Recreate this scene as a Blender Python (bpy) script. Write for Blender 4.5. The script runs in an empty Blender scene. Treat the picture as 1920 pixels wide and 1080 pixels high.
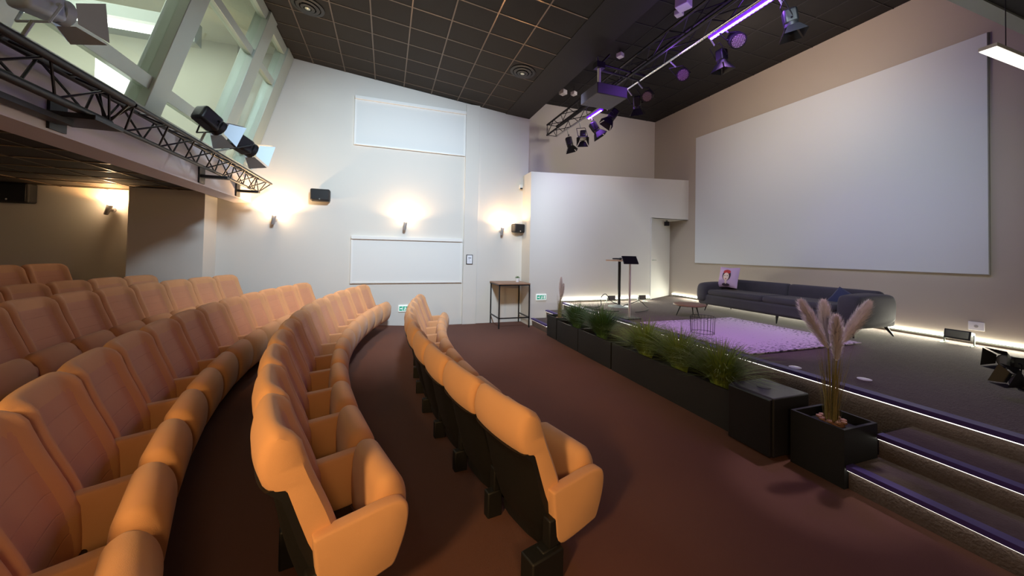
import bpy, math, random
from mathutils import Vector, Matrix
C = bpy.context.scene.collection
V = Vector
random.seed(7)
sin, cos, pi = math.sin, math.cos, math.pi

# ------------------------------------------------------------------ camera
YAW, PIT, ROL, F, CY = math.radians(19.187), math.radians(1.1414), math.radians(1.1103), 675.08, 460.7
f = V((sin(YAW)*cos(PIT), cos(YAW)*cos(PIT), sin(PIT)))
r0 = V((cos(YAW), -sin(YAW), 0)); u0 = r0.cross(f)
r = r0*cos(ROL)+u0*sin(ROL); u = -r0*sin(ROL)+u0*cos(ROL)
cam = bpy.data.cameras.new('camera'); camo = bpy.data.objects.new('camera', cam); C.objects.link(camo)
camo.matrix_world = Matrix(((r.x, u.x, -f.x, 0), (r.y, u.y, -f.y, 0), (r.z, u.z, -f.z, 1.65), (0, 0, 0, 1)))
cam.sensor_width = 36; cam.lens = F*36/1920; cam.shift_y = (CY-540)/1920; cam.clip_start = .05
bpy.context.scene.camera = camo
vs = bpy.context.scene.view_settings
vs.view_transform = 'Standard'; vs.look = 'None'; vs.gamma = 1; vs.use_curve_mapping = False
vs.exposure = 0.0

# ------------------------------------------------------------------ world and large lights
w = bpy.data.worlds.new('world'); bpy.context.scene.world = w; w.use_nodes = True
w.node_tree.nodes['Background'].inputs[0].default_value = (1.0, .97, .93, 1)
w.node_tree.nodes['Background'].inputs[1].default_value = .075

def light(kind, name, loc, energy, color, target=None, **k):
    l = bpy.data.lights.new(name, kind); l.energy = energy; l.color = color
    o = bpy.data.objects.new(name, l); C.objects.link(o); o.location = loc
    for a, b in k.items(): setattr(l, a, b)
    if target is not None:
        o.rotation_euler = (V(target)-V(loc)).to_track_quat('-Z', 'Y').to_euler()
    return o
WARM = (1, .60, .24); COOL = (.88, .95, 1.0); PURP = (.36, .12, 1.0)
# added spots without fixtures, brightening walls, screen, far seats and aisle
light('SPOT', 'wall_wash', (.6, 2.0, 4.9), 1900, (.72, .87, 1), (.2, 8.2, 2.0), spot_size=math.radians(78), spot_blend=1, shadow_soft_size=.3)
light('SPOT', 'wall_wash', (2.5, 5.6, 4.8), 500, (.80, .89, 1), (5.0, 7.8, 1.7), spot_size=math.radians(66), spot_blend=.9, shadow_soft_size=.3)
light('SPOT', 'screen_wash', (3.4, 2.0, 4.85), 430, (.78, .93, 1), (7.8, 4.9, 2.3), spot_size=math.radians(72), spot_blend=.9, shadow_soft_size=.5)
light('SPOT', 'upper_wall_wash', (5.0, 4.4, 5.0), 190, (1, .80, .58), (7.83, 5.2, 5.3), spot_size=math.radians(125), spot_blend=.9, shadow_soft_size=.3)
light('SPOT', 'upper_wall_wash', (5.2, 6.6, 5.2), 70, (1, .86, .72), (5.0, 9.1, 4.5), spot_size=math.radians(130), spot_blend=.9, shadow_soft_size=.3)
light('SPOT', 'far_seat_fill', (-.4, 6.9, 4.9), 320, (1, .55, .20), (-1.0, 6.5, .8), spot_size=math.radians(52), spot_blend=1, shadow_soft_size=.15)
light('SPOT', 'aisle_fill', (1.9, 4.9, 4.95), 200, (1, .74, .55), (2.0, 4.8, 0), spot_size=math.radians(58), spot_blend=1, shadow_soft_size=.1)
# warm wall lamps of the near side wall
light('SPOT', 'near_wall_lamp', (-2.0, -.9, 2.5), 470, WARM, (-.15, 1.9, .6), spot_size=math.radians(54), spot_blend=.8, shadow_soft_size=.25)
light('SPOT', 'near_wall_lamp', (-4.4, -.6, 2.5), 170, WARM, (-1.6, 3.0, .8), spot_size=math.radians(70), spot_blend=.9, shadow_soft_size=.25)
light('AREA', 'near_wall_lamp', (.1, -1.5, 2.4), 34, WARM, (.7, 2, .4), shape='RECTANGLE', size=.6, size_y=.4)
light('AREA', 'rear_wall_lamp', (-5.6, 3.0, 2.35), 9, WARM, (-1.8, 4, .9), shape='RECTANGLE', size=1.5, size_y=.4)
# purple stage spots hung on the truss, and an added plant fill
light('SPOT', 'rug_spot', (4.5, 3.8, 4.7), 420, (.70, .36, 1.0), (5.0, 4.1, .5), spot_size=math.radians(42), spot_blend=.4, shadow_soft_size=.1)
light('SPOT', 'edge_spot', (4.4, 2.9, 4.6), 55, PURP, (3.9, 1.2, .3), spot_size=math.radians(55), spot_blend=.9, shadow_soft_size=.1)
light('SPOT', 'plant_fill', (4.4, 2.3, 4.6), 250, (1, .86, .90), (3.3, 1.9, 1.1), spot_size=math.radians(15), spot_blend=.7, shadow_soft_size=.08)  # added to brighten the pampas
light('SPOT', 'screen_spot', (4.4, 6.4, 4.6), 75, PURP, (7.8, 2.8, .8), spot_size=math.radians(46), spot_blend=.9, shadow_soft_size=.2)
light('SPOT', 'seat_spot', (4.3, 7.4, 4.5), 60, (.5, .3, 1), (-1.6, 3.6, .8), spot_size=math.radians(50), spot_blend=.9, shadow_soft_size=.2)

# ------------------------------------------------------------------ materials
def mat(name, col, rough=.6, metal=0, emit=None, es=0, bump=0, bs=200, var=0, vs_=8, sheen=0, col2=None):
    m = bpy.data.materials.new(name); m.use_nodes = True; n = m.node_tree; b = n.nodes['Principled BSDF']
    b.inputs['Base Color'].default_value = (*col, 1); b.inputs['Roughness'].default_value = rough
    b.inputs['Metallic'].default_value = metal
    if sheen: b.inputs['Sheen Weight'].default_value = sheen; b.inputs['Sheen Roughness'].default_value = .4
    if emit: b.inputs['Emission Color'].default_value = (*emit, 1); b.inputs['Emission Strength'].default_value = es
    if bump or var:
        tc = n.nodes.new('ShaderNodeTexCoord')
    if bump:
        t = n.nodes.new('ShaderNodeTexNoise'); t.inputs['Scale'].default_value = bs; t.inputs['Detail'].default_value = 3
        bp = n.nodes.new('ShaderNodeBump'); bp.inputs['Strength'].default_value = bump; bp.inputs['Distance'].default_value = .01
        n.links.new(tc.outputs['Object'], t.inputs['Vector']); n.links.new(t.outputs[0], bp.inputs['Height']); n.links.new(bp.outputs[0], b.inputs['Normal'])
    if var:
        t2 = n.nodes.new('ShaderNodeTexNoise'); t2.inputs['Scale'].default_value = vs_; t2.inputs['Detail'].default_value = 5
        mx = n.nodes.new('ShaderNodeMix'); mx.data_type = 'RGBA'
        c2 = col2 or tuple(c*(1-var) for c in col)
        mx.inputs['A'].default_value = (*col, 1); mx.inputs['B'].default_value = (*c2, 1)
        n.links.new(tc.outputs['Object'], t2.inputs['Vector']); n.links.new(t2.outputs[0], mx.inputs['Factor']); n.links.new(mx.outputs['Result'], b.inputs['Base Color'])
    return m
M = {}
M['wall'] = mat('wall_paint', (.68, .655, .61), .75, bump=.05, bs=60, var=.03, vs_=2)
M['white'] = mat('white_paint', (.80, .80, .78), .5, var=.02)
M['blind'] = mat('blind_fabric', (.74, .745, .73), .8, bump=.05, bs=300)
M['greywall'] = mat('taupe_paint', (.43, .375, .315), .8, bump=.05, bs=60, var=.04, vs_=2)
M['tile'] = mat('ceiling_tile', (.010, .0075, .006), .75, bump=.15, bs=150, var=.2, vs_=30)
M['grid'] = mat('ceiling_grid', (.17, .12, .085), .3, .85, var=.05)
M['dark'] = mat('dark_paint', (.0065, .0052, .0055), .7, var=.1)
M['carpet'] = mat('carpet_brown', (.155, .060, .038), .95, bump=.5, bs=450, var=.35, vs_=1.2, col2=(.110, .045, .034))
M['stage'] = mat('carpet_stage', (.135, .100, .086), .95, bump=.9, bs=60, var=.5, vs_=14, col2=(.085, .060, .055))
M['fabric'] = mat('seat_fabric', (.70, .37, .18), .9, bump=.25, bs=500, var=.1, vs_=6, sheen=.15)
M['panel'] = mat('seat_panel_fabric', (.65, .325, .185), .9, bump=.25, bs=500, sheen=.15, var=.1, vs_=5)
M['shell'] = mat('black_shell', (.005, .005, .0055), .62, bump=.05, bs=80)
M['black'] = mat('black_metal', (.014, .014, .016), .42, .2, bump=.03, bs=100)
M['blackbox'] = mat('textured_black', (.014, .0145, .017), .55, bump=.4, bs=300)
M['planter'] = mat('planter_black', (.011, .0115, .012), .6, bump=.12, bs=120)
M['chrome'] = mat('chrome', (.75, .75, .76), .22, 1, bump=.05, bs=30)
M['alu'] = mat('brushed_aluminium', (.47, .53, .48), .38, .4, bump=.05, bs=90)
M['greygreen'] = mat('grey_green_metal', (.33, .36, .33), .5, .3, var=.05)
M['beam'] = mat('fascia_paint', (.74, .67, .69), .7, var=.05, vs_=3)
M['wood'] = mat('oak_top', (.36, .22, .15), .5, var=.4, vs_=6, col2=(.30, .16, .09))
M['sofa'] = mat('velvet_grey', (.060, .052, .068), .85, bump=.3, bs=90, var=.35, vs_=5, sheen=.15)
M['nose'] = mat('nosing_purple_lit', (.065, .035, .21), .5, var=.1)  # purple stage light on the nosing, put into its base colour
M['screen'] = mat('projection_screen', (.60, .62, .635), .85, bump=.02, bs=300)
M['frame'] = mat('screen_edge', (.35, .33, .30), .6, var=.05)
M['led'] = mat('led_white', (1, 1, .95), .5, emit=(1, .98, .78), es=16, var=.01)
M['ledstep'] = mat('led_step', (1, 1, .95), .5, emit=(1, .96, .85), es=3.2, var=.01)
M['ledp'] = mat('led_purple', (.4, .2, 1), .5, emit=(.55, .32, 1), es=9, var=.01)
M['ledhalo'] = mat('led_bar_halo', (.2, .05, .6), .5, emit=(.17, .012, .85), es=1.0, var=.01)  # purple halo around the led bars, put into their housing as emission
M['lamp'] = mat('lamp_panel', (1, 1, 1), .5, emit=(1, .95, .80), es=2.2, var=.01)
M['hot'] = mat('lamp_glow', (1, 1, 1), .5, emit=(1, .80, .48), es=22, var=.01)
M['sconce'] = mat('sconce_grey', (.42, .40, .40), .5, .3, var=.05)
M['projector'] = mat('projector_case', (.075, .07, .10), .5, var=.06, bump=.05)
M['lens'] = mat('lens_glass', (.12, .10, .09), .12, .3, var=.05)
M['leddot'] = mat('par_lens_dots', (.62, .50, .44), .25, .3, var=.1)
M['shine'] = mat('grey_blue_metal', (.55, .68, .80), .5, .1, var=.08)
M['green'] = mat('exit_green', (.01, .36, .22), .5, emit=(.01, .45, .27), es=.25, var=.05)
M['signw'] = mat('sign_white', (.85, .9, .88), .5, emit=(.9, 1, .95), es=.25, var=.02)
M['paper'] = mat('paper', (.82, .84, .9), .7, var=.05)
M['ink'] = mat('ink_grey', (.35, .37, .42), .7, var=.1)
M['pink'] = mat('cushion_lilac', (.62, .43, .66), .85, bump=.15, bs=300, var=.1)
M['skin'] = mat('print_cream', (.80, .62, .55), .8, var=.05)
M['hair'] = mat('print_dark', (.06, .03, .05), .8, var=.3)
M['red'] = mat('print_red', (.55, .05, .05), .8, var=.2)
M['navy'] = mat('navy_velvet', (.022, .028, .085), .75, bump=.2, bs=120, sheen=.6, var=.2)
M['soil'] = mat('pebbles', (.50, .26, .17), .6, bump=.8, bs=30, var=.5, vs_=40)
M['pot'] = mat('white_pot', (.78, .77, .8), .35, var=.03)
M['plume'] = mat('plume', (.92, .83, .86), .9, sheen=.5, var=.15, vs_=20)
M['tan'] = mat('reed_tan', (.42, .30, .11), .8, var=.5, vs_=70, col2=(.10, .11, .035))
M['grass'] = mat('grass_green', (.14, .27, .05), .6, var=.7, vs_=9, col2=(.30, .36, .08))
M['grassd'] = mat('grass_dark', (.06, .19, .075), .6, var=.6, vs_=9, col2=(.11, .18, .05))
M['vent'] = mat('vent_black', (.03, .03, .03), .4, .4, var=.1)
M['ctrl'] = mat('control_room_paint', (.68, .68, .58), .8, var=.04, vs_=2)
M['tablet'] = mat('tablet_screen', (.02, .02, .025), .15, var=.05)

def glass():
    m = bpy.data.materials.new('window_glass'); m.use_nodes = True; n = m.node_tree; n.nodes.clear()
    o = n.nodes.new('ShaderNodeOutputMaterial'); mx = n.nodes.new('ShaderNodeMixShader')
    t = n.nodes.new('ShaderNodeBsdfTransparent'); t.inputs[0].default_value = (.93, .97, .94, 1)
    g = n.nodes.new('ShaderNodeBsdfGlossy'); g.inputs['Roughness'].default_value = .02
    lw = n.nodes.new('ShaderNodeLayerWeight'); lw.inputs[0].default_value = .5
    pw = n.nodes.new('ShaderNodeMath'); pw.operation = 'POWER'; pw.inputs[1].default_value = 5; n.links.new(lw.outputs['Facing'], pw.inputs[0])
    fr = n.nodes.new('ShaderNodeMath'); fr.operation = 'ADD'; fr.inputs[1].default_value = .03; fr.use_clamp = True; n.links.new(pw.outputs[0], fr.inputs[0])
    n.links.new(fr.outputs[0], mx.inputs[0]); n.links.new(t.outputs[0], mx.inputs[1]); n.links.new(g.outputs[0], mx.inputs[2]); n.links.new(mx.outputs[0], o.inputs[0])
    return m
M['glass'] = glass()

def seams(m):   # stitched horizontal seams on the back panels
    n = m.node_tree; b = n.nodes['Principled BSDF']; tc = n.nodes.new('ShaderNodeTexCoord')
    sx = n.nodes.new('ShaderNodeSeparateXYZ'); n.links.new(tc.outputs['Object'], sx.inputs[0])
    a = n.nodes.new('ShaderNodeMath'); a.operation = 'MODULO'; n.links.new(sx.outputs[2], a.inputs[0]); a.inputs[1].default_value = .092
    g = n.nodes.new('ShaderNodeMath'); g.operation = 'SUBTRACT'; n.links.new(a.outputs[0], g.inputs[0]); g.inputs[1].default_value = .046
    h = n.nodes.new('ShaderNodeMath'); h.operation = 'ABSOLUTE'; n.links.new(g.outputs[0], h.inputs[0])
    k = n.nodes.new('ShaderNodeMapRange'); k.inputs['From Min'].default_value = 0; k.inputs['From Max'].default_value = .004; n.links.new(h.outputs[0], k.inputs[0])
    bp = n.nodes.new('ShaderNodeBump'); bp.inputs['Distance'].default_value = .002; bp.inputs['Strength'].default_value = .8
    old = b.inputs['Normal'].links[0].from_socket
    n.links.new(k.outputs[0], bp.inputs['Height']); n.links.new(old, bp.inputs['Normal']); n.links.new(bp.outputs[0], b.inputs['Normal'])
seams(M['panel'])

def rugmat():
    m = mat('rug_pile', (.66, .55, .66), .95, bump=.4, bs=200); n = m.node_tree; b = n.nodes['Principled BSDF']
    tc = n.nodes.new('ShaderNodeTexCoord'); mp = n.nodes.new('ShaderNodeMapping'); mp.inputs['Scale'].default_value = (11, 26, 1); mp.inputs['Rotation'].default_value = (0, 0, .5)
    t = n.nodes.new('ShaderNodeTexNoise'); t.inputs['Scale'].default_value = 1.6; t.inputs['Detail'].default_value = 4; t.inputs['Distortion'].default_value = .6
    n.links.new(tc.outputs['Object'], mp.inputs[0]); n.links.new(mp.outputs[0], t.inputs['Vector'])
    s = n.nodes.new('ShaderNodeSeparateXYZ'); n.links.new(tc.outputs['Object'], s.inputs[0])
    ax = n.nodes.new('ShaderNodeMath'); ax.operation = 'ABSOLUTE'; n.links.new(s.outputs[0], ax.inputs[0])
    ay = n.nodes.new('ShaderNodeMath'); ay.operation = 'ABSOLUTE'; n.links.new(s.outputs[1], ay.inputs[0])
    mx = n.nodes.new('ShaderNodeMath'); mx.operation = 'MAXIMUM'; n.links.new(ax.outputs[0], mx.inputs[0]); n.links.new(ay.outputs[0], mx.inputs[1])
    bd = n.nodes.new('ShaderNodeMapRange'); bd.inputs['From Min'].default_value = .42; bd.inputs['From Max'].default_value = .95; bd.inputs['To Min'].default_value = .30; bd.inputs['To Max'].default_value = .48
    n.links.new(mx.outputs[0], bd.inputs[0])
    sb = n.nodes.new('ShaderNodeMath'); sb.operation = 'SUBTRACT'; n.links.new(bd.outputs[0], sb.inputs[0]); n.links.new(t.outputs[0], sb.inputs[1])
    k = n.nodes.new('ShaderNodeMapRange'); k.inputs['From Min'].default_value = -.03; k.inputs['From Max'].default_value = .05; n.links.new(sb.outputs[0], k.inputs[0])
    mc = n.nodes.new('ShaderNodeMix'); mc.data_type = 'RGBA'; mc.inputs['A'].default_value = (.66, .54, .66, 1); mc.inputs['B'].default_value = (.10, .07, .12, 1)
    n.links.new(k.outputs[0], mc.inputs['Factor']); n.links.new(mc.outputs['Result'], b.inputs['Base Color'])
    return m
M['rug'] = rugmat()

# ------------------------------------------------------------------ helpers
class MB:
    def __init__(s): s.v = []; s.f = []
    def add(s, vs, fs):
        k = len(s.v); s.v += [V(p) for p in vs]; s.f += [tuple(i+k for i in q) for q in fs]; return s
    def box(s, x0, x1, y0, y1, z0, z1, mtx=None):
        p = [V((x, y, z)) for x in (x0, x1) for y in (y0, y1) for z in (z0, z1)]
        if mtx: p = [mtx @ q for q in p]
        return s.add(p, [(0, 1, 3, 2), (4, 6, 7, 5), (0, 4, 5, 1), (2, 3, 7, 6), (0, 2, 6, 4), (1, 5, 7, 3)])
    def tube(s, a, b, ra, rb=None, n=10, caps=True):
        a, b = V(a), V(b); rb = ra if rb is None else rb; d = (b-a).normalized()
        x = d.orthogonal().normalized(); y = d.cross(x); p = []
        for c, q in ((a, ra), (b, rb)):
            for i in range(n): t = 2*pi*i/n; p.append(c+x*q*cos(t)+y*q*sin(t))
        fs = [(i, (i+1) % n, n+(i+1) % n, n+i) for i in range(n)]
        if caps: fs += [tuple(range(n-1, -1, -1)), tuple(range(n, 2*n))]
        return s.add(p, fs)
    def path(s, pts, rad, n=8):
        for a, b in zip(pts, pts[1:]): s.tube(a, b, rad, rad, n)
        return s
    def lathe(s, prof, c=(0, 0, 0), n=24, mtx=None):      # prof: (r, z)
        c = V(c); p = []
        for q, z in prof:
            for i in range(n): t = 2*pi*i/n; p.append(V((q*cos(t), q*sin(t), z)))
        if mtx: p = [mtx @ q for q in p]
        p = [q+c for q in p]; fs = []
        for j in range(len(prof)-1):
            for i in range(n): fs.append((j*n+i, j*n+(i+1) % n, (j+1)*n+(i+1) % n, (j+1)*n+i))
        fs += [tuple(range(n-1, -1, -1)), tuple(range((len(prof)-1)*n, len(prof)*n))]
        return s.add(p, fs)
    def slab(s, prof, y0, y1, rnd=.015, ax='y'):          # (a,z) polygon swept along y with softened ends
        n = len(prof); cx = sum(p[0] for p in prof)/n; cz = sum(p[1] for p in prof)/n; p = []
        sx = max(q[0] for q in prof)-min(q[0] for q in prof); sz = max(q[1] for q in prof)-min(q[1] for q in prof)
        for yy, d in ((y0, rnd), (y0+rnd*.35, rnd*.3), (y0+rnd, 0), (y1-rnd, 0), (y1-rnd*.35, rnd*.3), (y1, rnd)):
            for a, z in prof:
                p.append((cx+(a-cx)*(1-2*d/sx), yy, cz+(z-cz)*(1-2*d/sz)))
        fs = []
        for j in range(5):
            for i in range(n): fs.append((j*n+i, (j+1)*n+i, (j+1)*n+(i+1) % n, j*n+(i+1) % n))
        fs += [tuple(range(n)), tuple(range(6*n-1, 5*n-1, -1))]
        return s.add(p, fs)
    def grid(s, fn, nu, nv):
        p = [fn(i/nu, j/nv) for i in range(nu+1) for j in range(nv+1)]
        return s.add(p, [(i*(nv+1)+j, (i+1)*(nv+1)+j, (i+1)*(nv+1)+j+1, i*(nv+1)+j+1) for i in range(nu) for j in range(nv)])
    def build(s, name, m, parent=None, smooth=False, bevel=0, loc=None, seg=2):
        me = bpy.data.meshes.new(name); me.from_pydata([tuple(p) for p in s.v], [], s.f); me.update()
        me.materials.append(M[m] if isinstance(m, str) else m)
        import bmesh
        bm = bmesh.new(); bm.from_mesh(me); bmesh.ops.recalc_face_normals(bm, faces=bm.faces); bm.to_mesh(me); bm.free()
        if smooth: me.shade_smooth()
        o = bpy.data.objects.new(name, me); C.objects.link(o)
        if parent: o.parent = parent
        if loc: o.location = loc
        if bevel:
            b = o.modifiers.new('bevel', 'BEVEL'); b.width = bevel; b.segments = seg; b.limit_method = 'ANGLE'
            me.shade_smooth(); me.set_sharp_from_angle(angle=.9)
        elif smooth: me.set_sharp_from_angle(angle=.8)
        return o
def smooth_poly(pts, it=2):
    for _ in range(it):
        q = []
        for a, b in zip(pts, pts[1:]+pts[:1]):
            q += [tuple(a[k]*.75+b[k]*.25 for k in range(2)), tuple(a[k]*.25+b[k]*.75 for k in range(2))]
        pts = q
    return pts
def tag(o, label, cat, group=None, kind=None):
    o['label'] = label; o['category'] = cat
    if group: o['group'] = group
    if kind: o['kind'] = kind
    return o
def empty(name, loc, label, cat, group=None, rz=0, rot=None):
    o = bpy.data.objects.new(name, None); C.objects.link(o); o.location = loc; o.rotation_euler = rot or (0, 0, rz); o.empty_display_size = .1
    return tag(o, label, cat, group)
def struct(name, mb, m, **k):
    o = mb.build(name, m, **k); o['kind'] = 'structure'; return o
def copy_tree(o, parent=None):
    c = o.copy(); C.objects.link(c); c.parent = parent
    for ch in [x for x in KIDS.get(o.name, [])]: copy_tree(ch, c)
    return c

# ------------------------------------------------------------------ the setting
YW, XS, YB, ZS = 8.185, 7.83, 9.12, .5
def gfloor(x):
    P = [(-6.6, .55), (-4.5, .48), (-3.9, .34), (-2.9, .30), (-1.7, .16), (-.75, .10), (.75, 0), (8, 0)]
    for (a, za), (b, zb) in zip(P, P[1:]):
        if x <= b: return za+(zb-za)*max(0, (x-a))/(b-a)
    return 0
xs = [-6.6, -4.5, -3.9, -2.9, -1.7, -.75, .75, 7.9]
mb = MB()
for a, b in zip(xs, xs[1:]):
    k = len(mb.v); mb.add([(a, -3, gfloor(a)), (b, -3, gfloor(b)), (b, 9.2, gfloor(b)), (a, 9.2, gfloor(a)), (a, -3, -.3), (b, -3, -.3), (b, 9.2, -.3), (a, 9.2, -.3)],
        [(0, 1, 2, 3), (7, 6, 5, 4), (0, 4, 5, 1), (3, 2, 6, 7)])
struct('floor', mb, 'carpet')
zc = lambda x: 5.264-.102*x
def prismx(poly_xz, y0, y1):   # polygon in x,z extruded along y
    n = len(poly_xz); return MB().add([(x, y0, z) for x, z in poly_xz]+[(x, y1, z) for x, z in poly_xz],
        [tuple(range(n)), tuple(range(2*n-1, n-1, -1))]+[(i, (i+1) % n, n+(i+1) % n, n+i) for i in range(n)])
mw = MB(); mw.box(-6.6, 3.24, YW, YW+.2, -.2, 6.0)
struct('wall_side', mw, 'wall')
struct('wall_side_stage', MB().box(3.1, 8.0, YB, YB+.2, -.2, 6.2).box(3.04, 3.24, YW+.2, YB+.001, -.2, 6.2), 'wall')
struct('wall_stage', MB().box(XS, XS+.2, -3, YB, -.2, 6.2), 'greywall')
struct('trim_1', MB().box(1.66, 1.98, YW-.05, YW+.01, 0, zc(1.98)), 'wall', bevel=.004)
# protruding pier and recess under the balcony
struct('wall_pier', MB().box(-4.05, -3.02, 7.7, YW+.02, .2, 2.62), 'wall')
struct('wall_rear', MB().box(-6.75, -6.6, -3, YW+.2, .2, 2.7), 'wall')
# wing room wall beside the stage, its right part cut for the doorway
zt = lambda x: 3.53+(x-3.09)*.045
A, B_ = (3.10, 7.66), (7.83, 7.76)
yl = lambda x: A[1]+(B_[1]-A[1])*(x-A[0])/(B_[0]-A[0])
mb = MB()
def wallpiece(x0, x1, z0, z1a, z1b, th=.12):
    mb.add([(x0, yl(x0), z0), (x1, yl(x1), z0), (x1, yl(x1), z1b), (x0, yl(x0), z1a), (x0, yl(x0)+th, z0), (x1, yl(x1)+th, z0), (x1, yl(x1)+th, z1b), (x0, yl(x0)+th, z1a)],
        [(0, 1, 2, 3), (7, 6, 5, 4), (0, 4, 5, 1), (3, 2, 6, 7), (0, 3, 7, 4), (1, 5, 6, 2)])
wallpiece(3.10, 6.54, 0, zt(3.1), zt(6.54)); wallpiece(6.54, 7.83, 2.65, zt(6.54), zt(7.83))
mb.box(3.10, 3.22, 7.78, YW+.02, 0, 3.53)
mb.add([(6.54, yl(6.54), 2.65), (7.83, yl(7.83), 2.65), (7.83, 8.45, 2.65), (6.54, yl(6.54), 2.72), (7.83, yl(7.83), 2.72), (7.83, 8.45, 2.72)], [(0, 2, 1), (3, 4, 5), (0, 3, 5, 2)])
mb.add([(3.10, 7.7, 3.53), (6.54, yl(6.54), zt(6.54)), (7.83, yl(7.83), zt(7.83)), (7.83, YB, 3.7), (3.10, YB, 3.5)], [(0, 1, 2, 3, 4)])
struct('wall_wing', mb, 'wall')
# slanted door in the recess
dv = V((7.83-6.56, 8.42-7.74, 0)).normalized(); dn = V((dv.y, -dv.x, 0))
def dq(a, z, o): p = V((6.56, 7.745, 0))+dv*a+dn*o; return (p.x, p.y, z)
d1 = bpy.data.objects.new('door_1', None); C.objects.link(d1); d1['kind'] = 'structure'
def dbox(a0, a1, z0, z1, o0, o1):
    return MB().add([dq(a, z, o) for a in (a0, a1) for o in (o0, o1) for z in (z0, z1)], [(0, 1, 3, 2), (4, 6, 7, 5), (0, 4, 5, 1), (2, 3, 7, 6), (0, 2, 6, 4), (1, 5, 7, 3)])
dbox(.06, 1.45, ZS+.004, 2.648, -.06, -.01).build('door_leaf', 'white', d1)
dbox(0, .06, ZS, 2.65, -.08, .01).build('door_frame', 'white', d1)
hm = MB(); hm.tube(dq(.12, 1.53, -.01), dq(.12, 1.53, .05), .012).tube(dq(.12, 1.53, .05), dq(.25, 1.53, .05), .010)
hm.build('door_handle', 'alu', d1, smooth=True)
# ceilings
def ceil_slab(x0, x1, y0, y1, z0, z1, th=.15):
    return MB().add([(x0, y0, z0), (x1, y0, z1), (x1, y1, z1), (x0, y1, z0), (x0, y0, z0+th), (x1, y0, z1+th), (x1, y1, z1+th), (x0, y1, z0+th)],
        [(0, 1, 2, 3), (7, 6, 5, 4), (0, 4, 5, 1), (3, 2, 6, 7), (0, 3, 7, 4), (1, 5, 6, 2)])
struct('ceiling', ceil_slab(-1.95, 2.62, -3, YW, zc(-1.95), zc(2.62)), 'tile')
struct('ceiling_bulkhead', prismx([(2.62, zc(2.62)-.01), (3.235, 4.945), (3.235, 6.0), (2.62, 6.0)], -3, YW-.001), 'dark')
struct('ceiling_stage', MB().box(3.24, XS, -3, YB, 5.82, 6.0), 'dark')
g = MB()
for i in range(-3, 5):
    x = .27+.588*i
    if -1.9 < x < 2.62: g.box(x-.010, x+.010, -3, YW, zc(x)-.006, zc(x)+.004)
for j in range(0, 22):
    y = 7.95-.502*j
    a = MB().add([(-1.94, y-.010, zc(-1.94)-.006), (2.62, y-.010, zc(2.62)-.006), (2.62, y+.010, zc(2.62)-.006), (-1.94, y+.010, zc(-1.94)-.006),
        (-1.94, y-.010, zc(-1.94)+.004), (2.62, y-.010, zc(2.62)+.004), (2.62, y+.010, zc(2.62)+.004), (-1.94, y+.010, zc(-1.94)+.004)],
        [(0, 1, 2, 3), (7, 6, 5, 4), (0, 4, 5, 1), (3, 2, 6, 7), (0, 3, 7, 4), (1, 5, 6, 2)]); g.add(a.v, a.f)
struct('trim_2', g, 'grid')
g = MB()
for i in range(8): g.box(3.3+.6*i, 3.315+.6*i, -3, YB, 5.812, 5.822)
for j in range(20): g.box(3.24, XS, -2.5+.6*j, -2.485+.6*j, 5.812, 5.822)
struct('trim_3', g, mat('stage_grid', (.018, .016, .02), .5, var=.1))
# lowered ceiling corner at the right
struct('ceiling_lowered', MB().box(3.9, XS, -3, 1.62, 4.0, 4.15), 'dark')
struct('trim_4', MB().box(3.9, XS, 1.62, 1.73, 3.98, 4.15), 'greygreen')
# balcony: fascia beam, lower ceiling with its grid
struct('trim_5', prismx([(-2.49, 2.52), (-2.49, 3.14), (-2.62, 3.14), (-2.85, 2.62), (-2.76, 2.50)], -3, YW), 'beam')
struct('ceiling_lower', MB().box(-6.6, -2.8, -3, YW, 2.62, 2.75), 'tile')
g = MB()
for i in range(7): g.box(-6.4+.6*i, -6.38+.6*i, -3, YW, 2.612, 2.622)
for j in range(19): g.box(-6.6, -2.8, 8.0-.6*j, 8.02-.6*j, 2.612, 2.622)
struct('trim_6', g, 'grid')
struct('trim_7', MB().add([(-4.0, 7.72, 2.62), (-3.1, 7.72, 2.62), (-3.1, 7.72, 2.33), (-4.0, YW, 2.62), (-3.1, YW, 2.62), (-3.1, YW, 2.33)], [(0, 1, 2), (5, 4, 3), (0, 3, 4, 1), (1, 4, 5, 2), (0, 2, 5, 3)]), 'wall')
# control room behind the slanted glazing
struct('floor_control_room', MB().box(-6.6, -2.6, -3, YW, 2.98, 3.14), 'greywall')
struct('ceiling_control_room', MB().box(-6.6, -1.95, -3, YW, 5.46, 5.6), 'ctrl')
struct('wall_control_room', MB().box(-6.75, -6.6, -3, YW, 2.9, 5.6).box(-6.6, -2.75, 8.08, 8.18, 3.14, 5.46), 'ctrl')
struct('trim_8', MB().box(-6.5, -2.7, 6.4, 6.6, 4.62, 4.95), 'greygreen')
lr = empty('ceiling_light', (-4.2, 6.3, 4.60), 'long glowing tube light inside the control room behind the slanted glazing', 'light')
MB().box(-1.3, 1.25, -.06, .06, 0, .06).build('tube_lamp', mat('tube_glow', (1, 1, 1), .5, emit=(.95, 1, .93), es=5, var=.01), lr)
MB().box(-1.35, 1.3, -.08, .08, .06, .10).build('housing', 'white', lr)
light('AREA', 'control_room_light', (-4.2, 5.6, 5.40), 115, (.95, 1, .93), (-4.2, 5.6, 3), shape='RECTANGLE', size=2.6, size_y=3.2)
win = empty('roller_blind', (-3.1, 5.62, 3.14), 'bright white panel added inside the control room, seen through the lowest left pane', 'blind')  # added glowing panel for the bright patch there, shaped like a blind
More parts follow.
